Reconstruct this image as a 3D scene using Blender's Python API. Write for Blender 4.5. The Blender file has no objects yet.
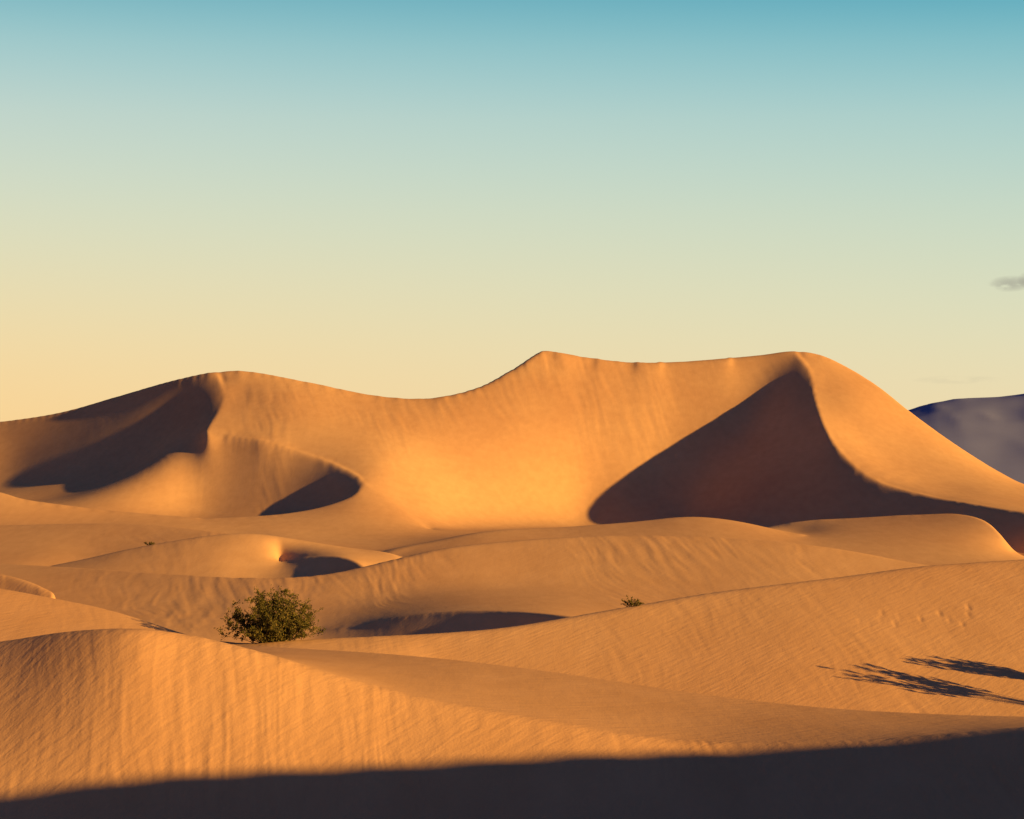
import bpy, math, random
import numpy as np
from mathutils import Vector
rng=np.random.RandomState(7); random.seed(7)
F=2300.0; HV=490.0
AZ=58.0; EL=12.0
scene=bpy.context.scene
scene.view_settings.view_transform='Standard'
scene.view_settings.look='None'
scene.view_settings.exposure=0

# ---------------------------------------------------------------- noise
def vnoise(x,y,seed):
    r=np.random.RandomState(seed); N=256
    g=r.rand(N,N).astype(np.float32)*2-1
    xi=np.floor(x); yi=np.floor(y); fx=x-xi; fy=y-yi
    xi=xi.astype(np.int64)%N; yi=yi.astype(np.int64)%N
    fx=fx*fx*fx*(fx*(fx*6-15)+10); fy=fy*fy*fy*(fy*(fy*6-15)+10)
    x1=(xi+1)%N; y1=(yi+1)%N
    return (g[xi,yi]*(1-fx)+g[x1,yi]*fx)*(1-fy)+(g[xi,y1]*(1-fx)+g[x1,y1]*fx)*fy

# ---------------------------------------------------------------- polar grid
dth=1.5/F; half=[0.0]; s=dth
while half[-1]<math.pi:
    if half[-1]>0.25: s*=1.03
    half.append(half[-1]+s)
half[-1]=math.pi
half=np.array(half); TH=np.concatenate([-half[::-1],half[1:]])
rs=list(np.geomspace(0.8,30,60)); 
n2=int(math.log(660/30)/0.003); rs+=list(np.geomspace(30,660,n2))[1:]
rs+=list(np.geomspace(660,40000,70))[1:]
R=np.array(rs); NR,NT=len(R),len(TH)
LR=np.log(R)
TT,RR=np.meshgrid(TH,R)      # rows: r
X=RR*np.sin(TT); Y=RR*np.cos(TT)

W=np.zeros((NR,NT)); Z=np.zeros((NR,NT)); SH=np.zeros((NR,NT)); SA=np.zeros((NR,NT),np.float32); KP=np.zeros((NR,NT),np.float32)
def cat(pts,n):
    p=np.array(pts,float); p=np.vstack([2*p[0]-p[1],p,2*p[-1]-p[-2]])
    out=[]
    t=np.linspace(0,1,n,endpoint=False)[:,None]
    for i in range(1,len(p)-2):
        a,b,c,d=p[i-1],p[i],p[i+1],p[i+2]
        la=max(np.linalg.norm((b-a)[:2]),1e-6); lb=max(np.linalg.norm((c-b)[:2]),1e-6); lc=max(np.linalg.norm((d-c)[:2]),1e-6)
        m1=((b-a)/la+(c-b)/lb)/2*lb; m2=((c-b)/lb+(d-c)/lc)/2*lb
        h00=2*t**3-3*t**2+1; h10=t**3-2*t**2+t; h01=-2*t**3+3*t**2; h11=t**3-t**2
        out.append(h00*b+h10*m1+h01*c+h11*m2)
    out.append(p[-2][None,:])
    return np.vstack(out)
def splat(x,y,z,sharp,across=False):
    th=np.arctan2(x,y); r=np.hypot(x,y)
    fj=np.interp(th,TH,np.arange(NT)); fi=np.interp(np.log(r),LR,np.arange(NR))
    if sharp:
        # the crest sits between nodes: pin all four, weighted, so it stays continuous
        i0=np.floor(fi).astype(int); j0=np.floor(fj).astype(int); a=fi-i0; b=fj-j0
        for di,wa in ((0,1-a),(1,a)):
            for dj,wb in ((0,1-b),(1,b)):
                w=wa*wb+1e-3
                ii=np.clip(i0+di,0,NR-1); jj=np.clip(j0+dj,0,NT-1)
                np.add.at(W,(ii,jj),w); np.add.at(Z,(ii,jj),z*w); SH[ii,jj]=np.maximum(SH[ii,jj],sharp)
                if across: SA[ii,jj]=1
    i=np.rint(fi).astype(int); j=np.rint(fj).astype(int)
    if not sharp:
        np.add.at(W,(i,j),1.0); np.add.at(Z,(i,j),z)
    return i,j
streaks=[]
def conv(q):
    y=q[:,2]; return (q[:,0]-512)/F*y, y, (HV-q[:,1])/F*y
def line(pts,sharp=1.0,back=None,world=False,streak=None,across=False):
    q=cat(pts,260)
    if world: x,y,z=q[:,0],q[:,1],q[:,2]
    else: x,y,z=conv(q)
    i,j=splat(x,y,z,sharp,across)
    if back:
        k=(y+back[0])/y
        splat(x*k,y*k,np.maximum(z-back[1],-12.0),0)
    if streak: streaks.append((i,j)+streak)
def patch(A,B):
    """ruled face between two profile lines, matched by depth"""
    xa,ya,za=conv(cat(A,80)); xb,yb,zb=conv(cat(B,80))
    o=np.argsort(ya); xa,ya,za=xa[o],ya[o],za[o]; o=np.argsort(yb); xb,yb,zb=xb[o],yb[o],zb[o]
    ys=np.arange(max(ya[0],yb[0]),min(ya[-1],yb[-1]),0.6)
    for s in np.linspace(0.0,1,90):
        x=np.interp(ys,ya,xa)*(1-s)+np.interp(ys,yb,xb)*s; z=np.interp(ys,ya,za)*(1-s)+np.interp(ys,yb,zb)*s
        i,j=splat(x,ys,z,0); KP[i,j]=np.maximum(KP[i,j],0.96 if s<0.5 else 0.96*(1-s)*2)

# ---- foreground dune: crest, flat top edge, foot
line([(-700,640,68),(-400,655,66),(-100,650,63),(0,641,62),(60,631,61),(130,627,60),(180,632,60),(250,648,59.5),(330,672,59),(400,692,58.5),(470,706,58),(550,720,57.5),(640,735,57),(700,741,57),(800,742,56.5),(900,737,56),(1024,726,55),(1300,712,54),(1700,700,54)],1,streak=(0.22,0.036,0.972),across=True)
line([(-700,660,92),(-300,668,90),(0,660,90),(150,651,88),(240,645,86),(300,647,85),(400,653,82),(560,671,78),(700,692,74),(780,702,72),(850,708,70),(930,712,68),(1024,715,66),(1300,716,65),(1700,712,65)],0.8,across=True)
line([(-700,850,54),(0,845,53.5),(330,850,52.5),(640,850,51),(1024,850,49.5),(1700,850,49)],0)
line([(-900,970,30),(512,990,30),(1900,970,30)],0)
# trough behind it
line([(-700,672,98),(0,672,97),(200,672,96),(300,690,92),(400,730,88),(560,770,86),(700,784,86),(1024,784,86),(1700,784,86)],0)
line([(430,702,97),(560,713,95.5),(700,715,95),(850,715,95),(1024,715,95),(1700,715,95)],0)
# ---- middle dune
line([(-700,560,120),(-300,575,115),(-100,577,113),(0,587,112),(60,598,111),(110,608,110),(165,625,108),(200,636,106),(240,642,105),(265,641,104),(330,637,105),(440,632,106.5),(500,627,107.3),(560,617,109),(640,603,111.2),(700,593,113),(780,583,114.5),(860,573,116.3),(900,567,117.3),(960,562,118.2),(1024,558,119),(1200,548,120),(1700,545,120)],0.9,back=(14,3.4),across=True,streak=(0.40,0.030,0.955))
line([(-700,545,142),(-200,560,136),(-60,566,133),(0,573,131),(30,581,129),(55,592,127)],0.9,back=(10,2.5))
# trough floor
line([(-700,636,160),(0,638,160),(200,642,160),(300,668,146),(450,695,134),(700,672,138),(1000,650,145),(1700,636,156)],0)
# nose ridge with its lee face
line([(318,631,176),(355,625,175),(400,616,172),(450,611,168),(510,611,161),(560,615,152),(600,621,146)],1)
line([(296,652,166),(350,662,161),(400,673,155),(450,682,151),(520,686,144)],0)
# ---- E dune
line([(-700,555,255),(-300,558,245),(-100,560,240),(0,562,235),(100,567,225),(200,574,215),(280,577,210),(330,573,212),(375,562,216),(430,549,222),(500,541,226),(600,535,228),(700,536,226),(800,543,222),(870,553,218),(915,562,214),(1024,575,208),(1300,575,205),(1700,575,205)],1,back=(14,4.0),streak=(0.75,0.09,0.960),across=True)
line([(-700,600,202),(0,600,202),(200,606,196),(300,606,192),(420,590,202),(560,588,204),(700,600,198),(900,605,195),(1200,605,190),(1700,605,190)],0)
# K
line([(40,566,262),(75,561,263),(120,550,265),(200,536,268),(250,532,269),(300,539,268),(350,547,266),(400,551,262)],0.7,back=(16,3),across=True)
line([(-700,578,246),(0,577,248),(150,576,247),(250,577,245)],0)
line([(280,562,262),(306,557,257),(336,556,250),(355,561,242),(368,570,234)],1)
line([(240,580,249),(280,583,243),(325,587,236),(352,587,229)],0)
# J
line([(-700,515,350),(-300,522,340),(0,525,335),(80,523,332),(150,524,328),(200,528,322),(245,534,312)],1,back=(16,2.6),streak=(1.0,0.10,0.95),across=True)
line([(-700,562,292),(0,562,290),(60,562,286)],0)
# G, G2
line([(380,550,290),(430,541,300),(480,531,310),(560,527,318),(640,521,322),(690,516,324),(740,521,320),(800,536,311)],1,back=(12,0.9),across=True)
line([(750,531,344),(800,521,342),(850,518,339),(920,514,334),(960,514,328),(985,521,318),(1000,535,306),(1012,552,298)],0.8,back=(16,4))
line([(400,565,268),(700,566,266),(1000,566,266),(1700,566,266)],0)
# Q low dune left, far
line([(-700,485,390),(-200,488,385),(0,492,381),(20,498,378),(60,504,376),(120,511,374),(200,517,372)],0.9,back=(16,2.2))
line([(-700,530,352),(0,528,350),(200,530,345),(350,536,345),(500,535,350),(620,533,362)],0)
# ---- big dunes crest
line([(-700,455,600),(-300,440,590),(-100,428,575),(0,421,560),(60,412,550),(120,395,540),(180,378,526),(215,371,520),(240,370,520),(300,380,513),(370,394,508),(410,398,505.5),(440,396,506),(480,386,512),(515,367,522),(538,352,529),(546,349.5,531),(556,351,530),(600,358,528),(640,361,526),(700,359,526),(760,354,526),(795,350,525),(820,354,524),(850,368,516),(880,387,502),(910,411,487),(960,447,466),(1000,472,450),(1024,484,440),(1100,500,425),(1300,508,405),(1700,512,400)],1,back=(38,20),streak=(1.5,0.16,0.93))
# left dune ridge
line([(218,373,519),(224,392,502),(217,413,482),(207,432,463),(228,435,461),(262,440,454),(305,453,445),(340,466,432),(362,480,416),(357,492,402),(335,503,391),(290,513,380),(200,518,372)],1)
patch([(219,375,517),(224,392,502),(217,413,482),(208,431,464)],[(262,376,512),(265,392,502),(265,412.5,482),(262,434,462)])
line([(211,382,516),(179,422,502),(138,464,482),(80,492,470),(0,503,465),(-100,508,460),(-300,508,460)],0)
line([(-80,489,510),(0,487,509),(50,467,507),(100,444,506),(150,421,507),(185,406,509)],0)
line([(182,450,455),(140,472,445),(95,490,438),(50,503,432),(-100,510,430),(-300,512,430)],0)
line([(338,519,406),(290,521,419),(240,519,429),(195,518,434),(120,518,420),(0,516,408)],0)
line([(366,484,411),(400,508,393),(432,531,378)],0.4)
# bowl: one windblown face leaning back at about 25 degrees
line([(440,531,408),(490,530,431),(540,528,450),(592,525,468)],0)
line([(400,502,412),(460,501,438),(530,500,459),(590,500,472),(672,500,475)],0)
line([(380,462,436),(440,464,456),(510,465,470),(570,465,479),(702,465,480)],0)
line([(300,425,470),(380,421,482),(470,421,491),(560,421,495),(735,421,496)],0)
line([(790,362,521),(769,396,507),(731,451,480),(684,515,456),(698,532,434),(721,536,426)],0)
# right ridge
line([(797,352,524),(811,370,507),(817,398,480),(827,428,452),(845,455,430),(875,479,409),(930,496,386),(975,504,368),(1024,512,350),(1100,522,330),(1300,545,300),(1700,560,290)],1)
patch([(799,353.5,522.5),(811,370,507),(817,398,480),(827,428,452),(845,455,430),(875,479,409)],[(828,357,520),(845,374,507),(872,404,480),(900,446,452),(925,470,430),(960,488,409)])
line([(588,532,452),(680,535,425),(760,539,408),(820,542,388),(900,547,366),(980,553,342),(1024,558,322),(1100,568,300),(1300,580,285)],0)
# ---- dune behind / right of the photographer
line([(18,23,-0.6),(25,25.5,2.6),(32.8,26.9,4.6),(40.3,27.9,5.0),(48.1,28.4,5.4),(57.5,27.9,5.8),(80,24,6),(110,12,5),(140,-8,3)],1,world=True)
line([(16,31,-6),(30,38,-6.5),(50,42,-6.5),(90,40,-6),(150,20,-6)],0,world=True)
line([(14,14,-4),(30,10,-4),(60,4,-4),(110,-15,-4)],0,world=True)

# background constraints
zbg=-6+2.6*vnoise(X/70+3,Y/110,11)+1.0*vnoise(X/25,Y/40,12)
k=np.clip((RR-3)/30,0,1); zbg=-1.7*(1-k)+zbg*k
kf=np.clip((RR-600)/1500,0,1); zbg=zbg*(1-kf)-8.5*kf
M=W>0; V=np.where(M,Z/np.maximum(W,1e-9),0)
def setc(m): 
    global V,M
    V=np.where(m&~M,zbg,V); M=M|m
setc((np.abs(TT)>1.9)); setc(RR<2.2); setc(RR>690); 
setc((RR>640)&(np.abs(TT)>0.5))
M0,V0=M.astype(np.float32),V.astype(np.float32)

def down(m,v):
    a,b=m.shape; a2,b2=(a+1)//2,(b+1)//2
    mp=np.zeros((a2*2,b2*2),np.float32); vp=mp.copy(); mp[:a,:b]=m; vp[:a,:b]=v*m
    ms=mp.reshape(a2,2,b2,2).sum((1,3)); vs=vp.reshape(a2,2,b2,2).sum((1,3))
    return (ms>0).astype(np.float32), np.where(ms>0,vs/np.maximum(ms,1),0).astype(np.float32)
levels=[(M0,V0)]
while min(levels[-1][0].shape)>12: levels.append(down(*levels[-1]))
z=np.full(levels[-1][0].shape,-6,np.float32)
for li in range(len(levels)-1,-1,-1):
    m,v=levels[li]; mb=m>0
    if li<len(levels)-1:
        z=np.repeat(np.repeat(z,2,0),2,1)[:m.shape[0],:m.shape[1]]
    z=np.where(mb,v,z)
    for it in range(220 if li>1 else 130):
        p=np.pad(z,1,mode='edge')
        z=(p[2:,1:-1]+p[:-2,1:-1]+p[1:-1,2:]+p[1:-1,:-2])*0.25
        z=np.where(mb,v,z)
def blur(a,n,ax=None):
    for _ in range(n):
        if ax!=1:
            p=np.pad(a,1,mode='edge'); a=(p[2:,1:-1]+2*p[1:-1,1:-1]+p[:-2,1:-1])*0.25
        if ax!=0:
            p=np.pad(a,1,mode='edge'); a=(p[1:-1,2:]+2*p[1:-1,1:-1]+p[1:-1,:-2])*0.25
    return a
SH=SH.astype(np.float32)
keep=(SH>0.5).astype(np.float32)+0.97*((SH>0)&(SH<=0.5))
keep=np.maximum(keep,KP)
for it in range(140):
    z=z+(1-keep)*(blur(z,1)-z)
# iron out the row-to-row steps of crests that run across the view
mA=np.clip(blur(SA,6)*4,0,1)
fine=np.abs(TH)<0.3; ja,jb=np.where(fine)[0][[0,-1]]
zf=z[:,ja:jb]; zf=blur(zf,200,ax=1); z[:,ja:jb]=z[:,ja:jb]*(1-mA[:,ja:jb])+zf*mA[:,ja:jb]
z=blur(z,2)
side=np.clip((np.abs(TT)-0.33)/0.1,0,1)*(RR<90)
z=z+side*(blur(z,8)-z)
# undulation fades in slowly away from the crests
a4,b4=(NR+3)//4,(NT+3)//4
pp=np.zeros((a4*4,b4*4),np.float32); pp[:NR,:NT]=SH
c4=pp.reshape(a4,4,b4,4).max((1,3)); c4=np.clip(blur(c4,14)*4.5,0,1)
sh=blur(np.repeat(np.repeat(c4,4,0),4,1)[:NR,:NT],6)
near=np.clip(RR/60,0.15,6)
und=0.055*near*vnoise(X/(4*near)+Y/(19*near),Y/(9*near),21)+0.012*near*vnoise(X/(1.6*near),Y/(3.2*near)+X/(8*near),22)
und*=np.clip((700-RR)/60,0,1)
z=z+und*(1-sh)*(RR>8)
# avalanche streaks under crests
for (i,j,lam,amp,dec) in streaks:
    m=np.zeros((NR,NT),np.float32); m[i,j]=1
    ln=vnoise(X[0:1]*0+TT[0:1]*F/40,Y[0:1]*0+3.3,37)
    dj=np.clip(dec+(1-dec)*0.8*ln,0,0.99)[0]
    for r in range(NR-2,-1,-1):
        m[r]=np.maximum(m[r],m[r+1]*dj)
    m[m<0.02]=0
    m=blur(m,2)
    env=np.clip(0.45+0.9*vnoise(X/(lam*16),Y/(lam*60),31),0,1.3)
    wx=X+0.16*Y+lam*1.5*vnoise(X/(lam*6),Y/(lam*20),35)
    n=vnoise(wx/lam,Y/(lam*10),32)+0.6*vnoise(wx/(lam*0.43),Y/(lam*6),33)+0.6*vnoise(wx/(lam*3.1),Y/(lam*16),34)
    z=z+ (m*np.clip(1.25-m,0,1)*env*amp*n)
# trail of half-filled footprints on the middle dune
for k_ in range(22):
    u=860+k_*5.0+random.gauss(0,5.0); d=107.0+0.12*k_+random.gauss(0,1.0)
    fx,fy=(u-512)/F*d,d
    if random.random()<0.35: continue
    dd=((X-fx)/0.09)**2+((Y-fy)/0.36)**2
    z=z-random.uniform(0.012,0.05)*np.exp(-dd)
ZZ=z
co=np.empty((NR*NT,3),np.float32); co[:,0]=X.ravel(); co[:,1]=Y.ravel(); co[:,2]=ZZ.ravel()
co=np.vstack([co,[[0,0,-1.7]]]).astype(np.float32)
idx=np.arange(NR*NT).reshape(NR,NT)
q=np.stack([idx[:-1,:-1],idx[:-1,1:],idx[1:,1:],idx[1:,:-1]],-1).reshape(-1,4)[:, ::-1]
c=NR*NT; t=np.stack([idx[0,:-1],np.full(NT-1,c),idx[0,1:]],-1)
nv=len(co); nq=len(q); nt=len(t)
me=bpy.data.meshes.new("sand_dunes"); me.vertices.add(nv); me.vertices.foreach_set("co",co.ravel())
loops=np.concatenate([q.ravel(),t.ravel()]).astype(np.int32)
me.loops.add(len(loops)); me.loops.foreach_set("vertex_index",loops)
st=np.concatenate([np.arange(nq)*4, nq*4+np.arange(nt)*3]).astype(np.int32)
me.polygons.add(nq+nt); me.polygons.foreach_set("loop_start",st)
me.update(calc_edges=True); me.validate()
me.shade_smooth()
dunes=bpy.data.objects.new("sand_dunes",me); scene.collection.objects.link(dunes)

def hgt(x,y):
    th=math.atan2(x,y); r=math.hypot(x,y)
    fj=float(np.interp(th,TH,np.arange(NT))); fi=float(np.interp(math.log(r),LR,np.arange(NR)))
    i,j=int(fi),int(fj); a,b=fi-i,fj-j
    return float((ZZ[i,j]*(1-a)+ZZ[i+1,j]*a)*(1-b)+(ZZ[i,j+1]*(1-a)+ZZ[i+1,j+1]*a)*b)

# ---------------------------------------------------------------- materials
def newmat(name):
    m=bpy.data.materials.new(name); m.use_nodes=True; nt=m.node_tree
    b=nt.nodes["Principled BSDF"]; b.inputs["Roughness"].default_value=1; b.inputs["Specular IOR Level"].default_value=0.0
    return m,nt,b
m,nt_,b=newmat("sand"); N=nt_.nodes; L=nt_.links
tc=N.new("ShaderNodeTexCoord")
def noise(scale_vec,scale,detail=4,rough=0.55,rot=0.0):
    mp=N.new("ShaderNodeMapping"); mp.inputs["Scale"].default_value=scale_vec
    src=tc.outputs["Object"]
    if rot:
        m0=N.new("ShaderNodeMapping"); m0.inputs["Rotation"].default_value=(0,0,math.radians(rot)); L.new(src,m0.inputs["Vector"]); src=m0.outputs[0]
    L.new(src,mp.inputs["Vector"])
    n=N.new("ShaderNodeTexNoise"); n.inputs["Scale"].default_value=scale; n.inputs["Detail"].default_value=detail; n.inputs["Roughness"].default_value=rough
    L.new(mp.outputs[0],n.inputs["Vector"]); return n
big=noise((1,0.5,2),0.03,4)
med=noise((1,0.3,1),0.7,5)
r1=N.new("ShaderNodeValToRGB"); r1.color_ramp.elements[0].position=0.3; r1.color_ramp.elements[1].position=0.7
r1.color_ramp.elements[0].color=(0.70,0.385,0.180,1); r1.color_ramp.elements[1].color=(0.80,0.475,0.220,1)
L.new(big.outputs["Fac"],r1.inputs[0])
r2=N.new("ShaderNodeValToRGB"); r2.color_ramp.elements[0].position=0.3; r2.color_ramp.elements[1].position=0.7
r2.color_ramp.elements[0].color=(0.91,0.89,0.87,1); r2.color_ramp.elements[1].color=(1,1,1,1)
L.new(med.outputs["Fac"],r2.inputs[0])
mx=N.new("ShaderNodeMixRGB"); mx.blend_type='MULTIPLY'; mx.inputs[0].default_value=1
L.new(r1.outputs[0],mx.inputs[1]); L.new(r2.outputs[0],mx.inputs[2]); L.new(mx.outputs[0],b.inputs["Base Color"])
stn=noise((1,0.12,0.3),2.2,5,0.6)
bp=N.new("ShaderNodeBump"); bp.inputs["Strength"].default_value=0.22; bp.inputs["Distance"].default_value=0.05
L.new(stn.outputs["Fac"],bp.inputs["Height"])
rp=noise((1,0.16,0.5),4.5,2,0.5,rot=38)
br=N.new("ShaderNodeBump"); br.inputs["Strength"].default_value=0.5; br.inputs["Distance"].default_value=0.035
L.new(rp.outputs["Fac"],br.inputs["Height"]); L.new(bp.outputs[0],br.inputs["Normal"])
gr=noise((1,1,1),14,3)
bg=N.new("ShaderNodeBump"); bg.inputs["Strength"].default_value=0.45; bg.inputs["Distance"].default_value=0.018
L.new(gr.outputs["Fac"],bg.inputs["Height"]); L.new(br.outputs[0],bg.inputs["Normal"])
L.new(bg.outputs[0],b.inputs["Normal"])
dunes.data.materials.append(m)

# ---------------------------------------------------------------- mountains
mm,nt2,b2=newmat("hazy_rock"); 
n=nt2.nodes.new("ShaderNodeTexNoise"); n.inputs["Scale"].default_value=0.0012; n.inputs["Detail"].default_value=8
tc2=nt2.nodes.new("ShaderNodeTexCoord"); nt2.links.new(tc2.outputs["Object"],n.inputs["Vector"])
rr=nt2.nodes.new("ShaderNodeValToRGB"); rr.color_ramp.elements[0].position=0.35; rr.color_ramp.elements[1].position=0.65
rr.color_ramp.elements[0].color=(0.20,0.225,0.40,1); rr.color_ramp.elements[1].color=(0.23,0.26,0.45,1)  # blue distance haze is put into the rock's base colour
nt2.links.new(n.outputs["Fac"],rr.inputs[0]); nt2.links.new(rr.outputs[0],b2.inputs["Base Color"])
us=np.linspace(820,2300,300); ds=np.linspace(0,1,60)
top=np.interp(us,[820,880,910,935,965,1000,1024,1080,1150,1250,1400,1600,2300],[450,420,411,404,400,398,395,385,378,360,372,350,380])
U,D=np.meshgrid(us,ds); T=np.tile(top,(60,1))
yy=13000+D*6000; prof=np.where(D<0.6,np.sin(D/0.6*math.pi/2)**1.2,1-(D-0.6)/0.4*1.3)
hm=(HV-T)/F*16600
xx=(U-512)/F*yy
rid=1-np.abs(vnoise(xx/700,yy/1500,51)); rid2=1-np.abs(vnoise(xx/250,yy/500,52))
zz=hm*prof+ (rid-0.7)*90*np.sin(np.clip(D/0.6,0,1)*math.pi)+ (rid2-0.7)*22*np.clip(prof,0,1)-12*(D<0.01)
vs=np.stack([xx,yy,zz],-1).reshape(-1,3); ii=np.arange(60*300).reshape(60,300)
fq=np.stack([ii[:-1,:-1],ii[:-1,1:],ii[1:,1:],ii[1:,:-1]],-1).reshape(-1,4)
mo=bpy.data.meshes.new("mountain_range"); mo.from_pydata(vs.tolist(),[],fq.tolist()); mo.shade_smooth()
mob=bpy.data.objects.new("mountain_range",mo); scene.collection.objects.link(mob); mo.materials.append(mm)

# ---------------------------------------------------------------- bushes
def leafmat(name,c1,c2,c3):
    m,nt,b=newmat(name); g=nt.nodes.new("ShaderNodeNewGeometry"); r=nt.nodes.new("ShaderNodeValToRGB")
    r.color_ramp.elements[0].color=c1+(1,); r.color_ramp.elements[1].color=c3+(1,)
    e=r.color_ramp.elements.new(0.5); e.color=c2+(1,)
    nt.links.new(g.outputs["Random Per Island"],r.inputs[0]); nt.links.new(r.outputs[0],b.inputs["Base Color"])
    return m
lm=leafmat("creosote_leaf",(0.035,0.036,0.010),(0.08,0.07,0.018),(0.16,0.12,0.035))
wm=leafmat("dry_wood",(0.05,0.03,0.018),(0.08,0.05,0.03),(0.12,0.08,0.05))
def tube(vs,fs,p,q,r0,r1):
    d=(q-p); 
    if d.length<1e-6: return
    a=d.orthogonal().normalized(); b=d.normalized().cross(a); k=len(vs)
    for c,r in ((p,r0),(q,r1)):
        for s in range(4):
            an=s*math.pi/2; vs.append(c+a*math.cos(an)*r+b*math.sin(an)*r)
    for s in range(4): fs.append((k+s,k+(s+1)%4,k+4+(s+1)%4,k+4+s))
def leaf(lv,lf,c,s,up=0.6):
    u=Vector((random.gauss(0,1),random.gauss(0,1),random.gauss(up,1))).normalized(); v=u.orthogonal().normalized(); kk=len(lv)
    lv+= [c-v*s*.35,c+u*s*.6-v*s*.1,c+u*s, c+v*s*.35]; lf.append((kk,kk+3,kk+2,kk+1))
def finish(root,vs,fs,lv,lf):
    for nm,V_,F_,mt in (("branches",vs,fs,wm),("foliage",lv,lf,lm)):
        if not F_: continue
        me=bpy.data.meshes.new(nm); me.from_pydata([tuple(v) for v in V_],[],F_); me.materials.append(mt)
        o=bpy.data.objects.new(nm,me); o.parent=root; scene.collection.objects.link(o)
def bush(name,x,y,w,h,nst,nlf,ls,stemr=0.02):
    root=bpy.data.objects.new(name,None); root.location=(x,y,hgt(x,y)-0.03); scene.collection.objects.link(root)
    vs,fs=[],[]; lv,lf=[],[]
    tips=[]
    for k in range(nst):
        a=random.uniform(0,2*math.pi); rad=math.sqrt(random.random())*w/2
        hh=h*(0.55+0.55*random.random())*math.sqrt(max(0.14,1-(rad/(w/2))**2.4))
        p=Vector((math.cos(a)*rad*0.25,math.sin(a)*rad*0.25,0)); e=Vector((math.cos(a)*rad,math.sin(a)*rad*0.8,hh))
        prev=p; seg=5
        for s in range(1,seg+1):
            t=s/seg; c=p.lerp(e,t); c.z=hh*(t**0.8); c+=Vector((random.gauss(0,1),random.gauss(0,1),random.gauss(0,.6)))*w*0.012
            tube(vs,fs,prev,c,stemr*(1.1-t),stemr*(1.02-t)); 
            if s>=1:
                for _ in range(3):
                    d=Vector((random.gauss(0,1),random.gauss(0,1),random.gauss(0.5,.6))).normalized()*h*random.uniform(.08,.2)
                    tube(vs,fs,c,c+d,stemr*.35,stemr*.15); tips.append((c,c+d))
            prev=c
    for k in range(nlf):
        a,b_=random.choice(tips); c=a.lerp(b_,random.random()*1.15)+Vector((random.gauss(0,1),random.gauss(0,1),random.gauss(0,1)))*h*0.022
        leaf(lv,lf,c,ls*random.uniform(.6,1.3))
    finish(root,vs,fs,lv,lf)
def at(u,d): return ((u-512)/F*d,d)
x,y=at(272,104.5); bush("creosote_bush",x,y,4.8,2.1,110,20000,0.09,0.022)
x,y=at(632,110.7); bush("desert_shrub",x,y,1.2,0.5,16,900,0.06,0.012)
x,y=at(150,266); bush("desert_shrub",x,y,1.5,0.5,12,500,0.10,0.02)
x,y=at(52,272); bush("desert_shrub",x,y,1.3,0.5,12,400,0.10,0.02)

# tall wispy shrubs standing on the slope just right of the view; their shadows reach into it
def wispy(name,x,y,h,bare,fan,nst):
    root=bpy.data.objects.new(name,None); root.location=(x,y,hgt(x,y)-0.05); scene.collection.objects.link(root)
    vs,fs=[],[]; lv,lf=[],[]
    for k in range(nst):
        a=random.uniform(0,2*math.pi); rad=fan*random.uniform(.25,1); hh=h*random.uniform(.55,1.0)
        prev=Vector((math.cos(a)*.1,math.sin(a)*.1,0)); seg=9; jit=random.uniform(-.3,.3)
        for s in range(1,seg+1):
            t=s/seg; aa=a+jit*t
            c=Vector((math.cos(aa)*rad*t**1.3,math.sin(aa)*rad*t**1.3,hh*t))
            tube(vs,fs,prev,c,0.024*(1.15-t),0.024*(1.04-t))
            if c.z>bare*h:
                for _ in range(5):
                    d=Vector((random.gauss(0,.5),random.gauss(0,.5),random.uniform(.6,1.2))).normalized()*random.uniform(.15,.42)
                    tube(vs,fs,c,c+d,.010,.005)
                    for _ in range(9): leaf(lv,lf,c+d*random.random(),random.uniform(.07,.13),1.5)
            prev=c
    finish(root,vs,fs,lv,lf)
x,y=at(1092,94.9); wispy("mesquite_shrub",x,y,4.0,.42,1.25,24)
x,y=at(1100,97.9); wispy("mesquite_shrub",x,y,2.8,.34,1.0,20)

# ---------------------------------------------------------------- sky + sun
def s2l(c): return tuple(((v/255)/12.92 if v/255<=0.04045 else ((v/255+0.055)/1.055)**2.4) for v in c)+(1,)
w=bpy.data.worlds.new("World"); scene.world=w; w.use_nodes=True; nt=w.node_tree; N=nt.nodes; L=nt.links
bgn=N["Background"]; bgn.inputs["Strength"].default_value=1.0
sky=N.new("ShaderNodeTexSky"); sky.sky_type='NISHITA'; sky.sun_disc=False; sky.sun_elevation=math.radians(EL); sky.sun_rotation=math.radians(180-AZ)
tc=N.new("ShaderNodeTexCoord"); sp=N.new("ShaderNodeSeparateXYZ"); L.new(tc.outputs["Generated"],sp.inputs[0])
def maprange(src,a,b,c,d):
    n=N.new("ShaderNodeMapRange"); n.inputs[1].default_value=a; n.inputs[2].default_value=b; n.inputs[3].default_value=c; n.inputs[4].default_value=d
    L.new(src,n.inputs[0]); return n.outputs[0]
def mth(op,a,b=None):
    n=N.new("ShaderNodeMath"); n.operation=op
    for i,v in enumerate((a,b)):
        if v is None: continue
        if isinstance(v,(int,float)): n.inputs[i].default_value=v
        else: L.new(v,n.inputs[i])
    return n.outputs[0]
def ramp(src,stops):
    r=N.new("ShaderNodeValToRGB"); cr=r.color_ramp; cr.interpolation='B_SPLINE'
    cr.elements[0].position=stops[0][0]; cr.elements[0].color=s2l(stops[0][1]); cr.elements[1].position=stops[-1][0]; cr.elements[1].color=s2l(stops[-1][1])
    for p,c_ in stops[1:-1]:
        e=cr.elements.new(p); e.color=s2l(c_)
    L.new(src,r.inputs[0]); return r.outputs[0]
zr=maprange(sp.outputs[2],0,0.25,0,1)
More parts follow.
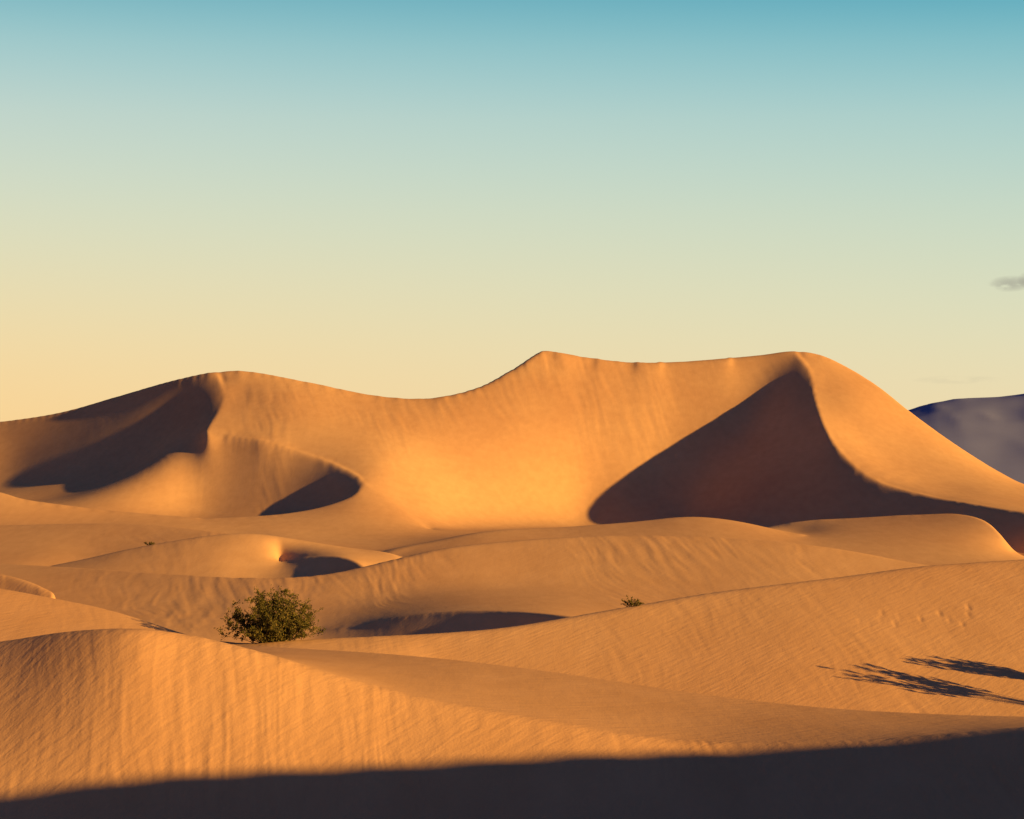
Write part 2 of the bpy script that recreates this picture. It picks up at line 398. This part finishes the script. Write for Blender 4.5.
left=ramp(zr,[(0,(252,206,136)),(.14,(250,212,150)),(.30,(238,219,170)),(.48,(215,221,194)),(.64,(194,213,204)),(.76,(160,202,204)),(.86,(118,180,192)),(1,(90,155,178))])
right=ramp(zr,[(0,(240,214,165)),(.14,(236,218,174)),(.30,(222,222,188)),(.48,(198,216,198)),(.64,(168,206,204)),(.76,(125,188,198)),(.86,(80,165,186)),(1,(70,140,170))])
mxs=N.new("ShaderNodeMixRGB"); L.new(maprange(sp.outputs[0],-0.24,0.24,0,1),mxs.inputs[0]); L.new(left,mxs.inputs[1]); L.new(right,mxs.inputs[2])
# thin far-off cloud wisps low in the sky
cn=N.new("ShaderNodeTexNoise"); cn.inputs["Scale"].default_value=90; cn.inputs["Detail"].default_value=5
cm=N.new("ShaderNodeMapping"); cm.inputs["Scale"].default_value=(1,1,2.5); L.new(tc.outputs["Generated"],cm.inputs[0]); L.new(cm.outputs[0],cn.inputs["Vector"])
def blob(cx,cz,rx,rz):
    a=mth('DIVIDE',mth('SUBTRACT',sp.outputs[0],cx),rx); b_=mth('DIVIDE',mth('SUBTRACT',sp.outputs[2],cz),rz)
    d=mth('ADD',mth('MULTIPLY',a,a),mth('MULTIPLY',b_,b_)); return mth('MAXIMUM',mth('SUBTRACT',1.0,d),0.0)
bl=mth('ADD',mth('ADD',blob(0.2115,0.0875,0.0095,0.0036),blob(0.222,0.089,0.008,0.0045)),mth('MULTIPLY',blob(0.19,0.047,0.02,0.002),0.25))
front=mth('GREATER_THAN',sp.outputs[1],0.0)
cf=mth('MULTIPLY',mth('MULTIPLY',mth('MULTIPLY',bl,maprange(cn.outputs["Fac"],0.42,0.56,0.05,1)),front),0.6)
mc=N.new("ShaderNodeMixRGB"); L.new(cf,mc.inputs[0]); L.new(mxs.outputs[0],mc.inputs[1]); mc.inputs[2].default_value=s2l((155,152,140))
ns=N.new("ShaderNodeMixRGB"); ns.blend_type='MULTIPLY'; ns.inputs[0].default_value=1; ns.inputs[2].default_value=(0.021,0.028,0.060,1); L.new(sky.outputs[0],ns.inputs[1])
# low sky dimmed away from the view to keep fill light off the shadows
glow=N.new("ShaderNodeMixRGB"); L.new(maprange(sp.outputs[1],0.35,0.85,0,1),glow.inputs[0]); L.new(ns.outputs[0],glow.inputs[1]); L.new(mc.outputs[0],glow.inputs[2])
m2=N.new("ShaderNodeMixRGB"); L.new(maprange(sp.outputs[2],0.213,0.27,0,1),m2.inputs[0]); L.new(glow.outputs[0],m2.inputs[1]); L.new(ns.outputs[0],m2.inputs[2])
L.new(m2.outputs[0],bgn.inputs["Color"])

sd=bpy.data.lights.new("sun","SUN"); sd.energy=7.8; sd.angle=math.radians(0.53); sd.color=(1.0,0.59,0.15)
so=bpy.data.objects.new("sun",sd); scene.collection.objects.link(so)
a,e=math.radians(AZ),math.radians(EL)
Lv=Vector((math.sin(a)*math.cos(e),-math.cos(a)*math.cos(e),math.sin(e)))
so.rotation_euler=Lv.to_track_quat('Z','Y').to_euler(); so.location=Lv*100

cd=bpy.data.cameras.new("camera"); cam=bpy.data.objects.new("camera",cd); scene.collection.objects.link(cam)
cd.sensor_width=36; cd.lens=36*F/1024; cd.clip_end=80000; cd.clip_start=0.1
cam.location=(0,0,0); cam.rotation_euler=(math.radians(90)+math.atan((HV-409.5)/F),0,0)
scene.camera=cam
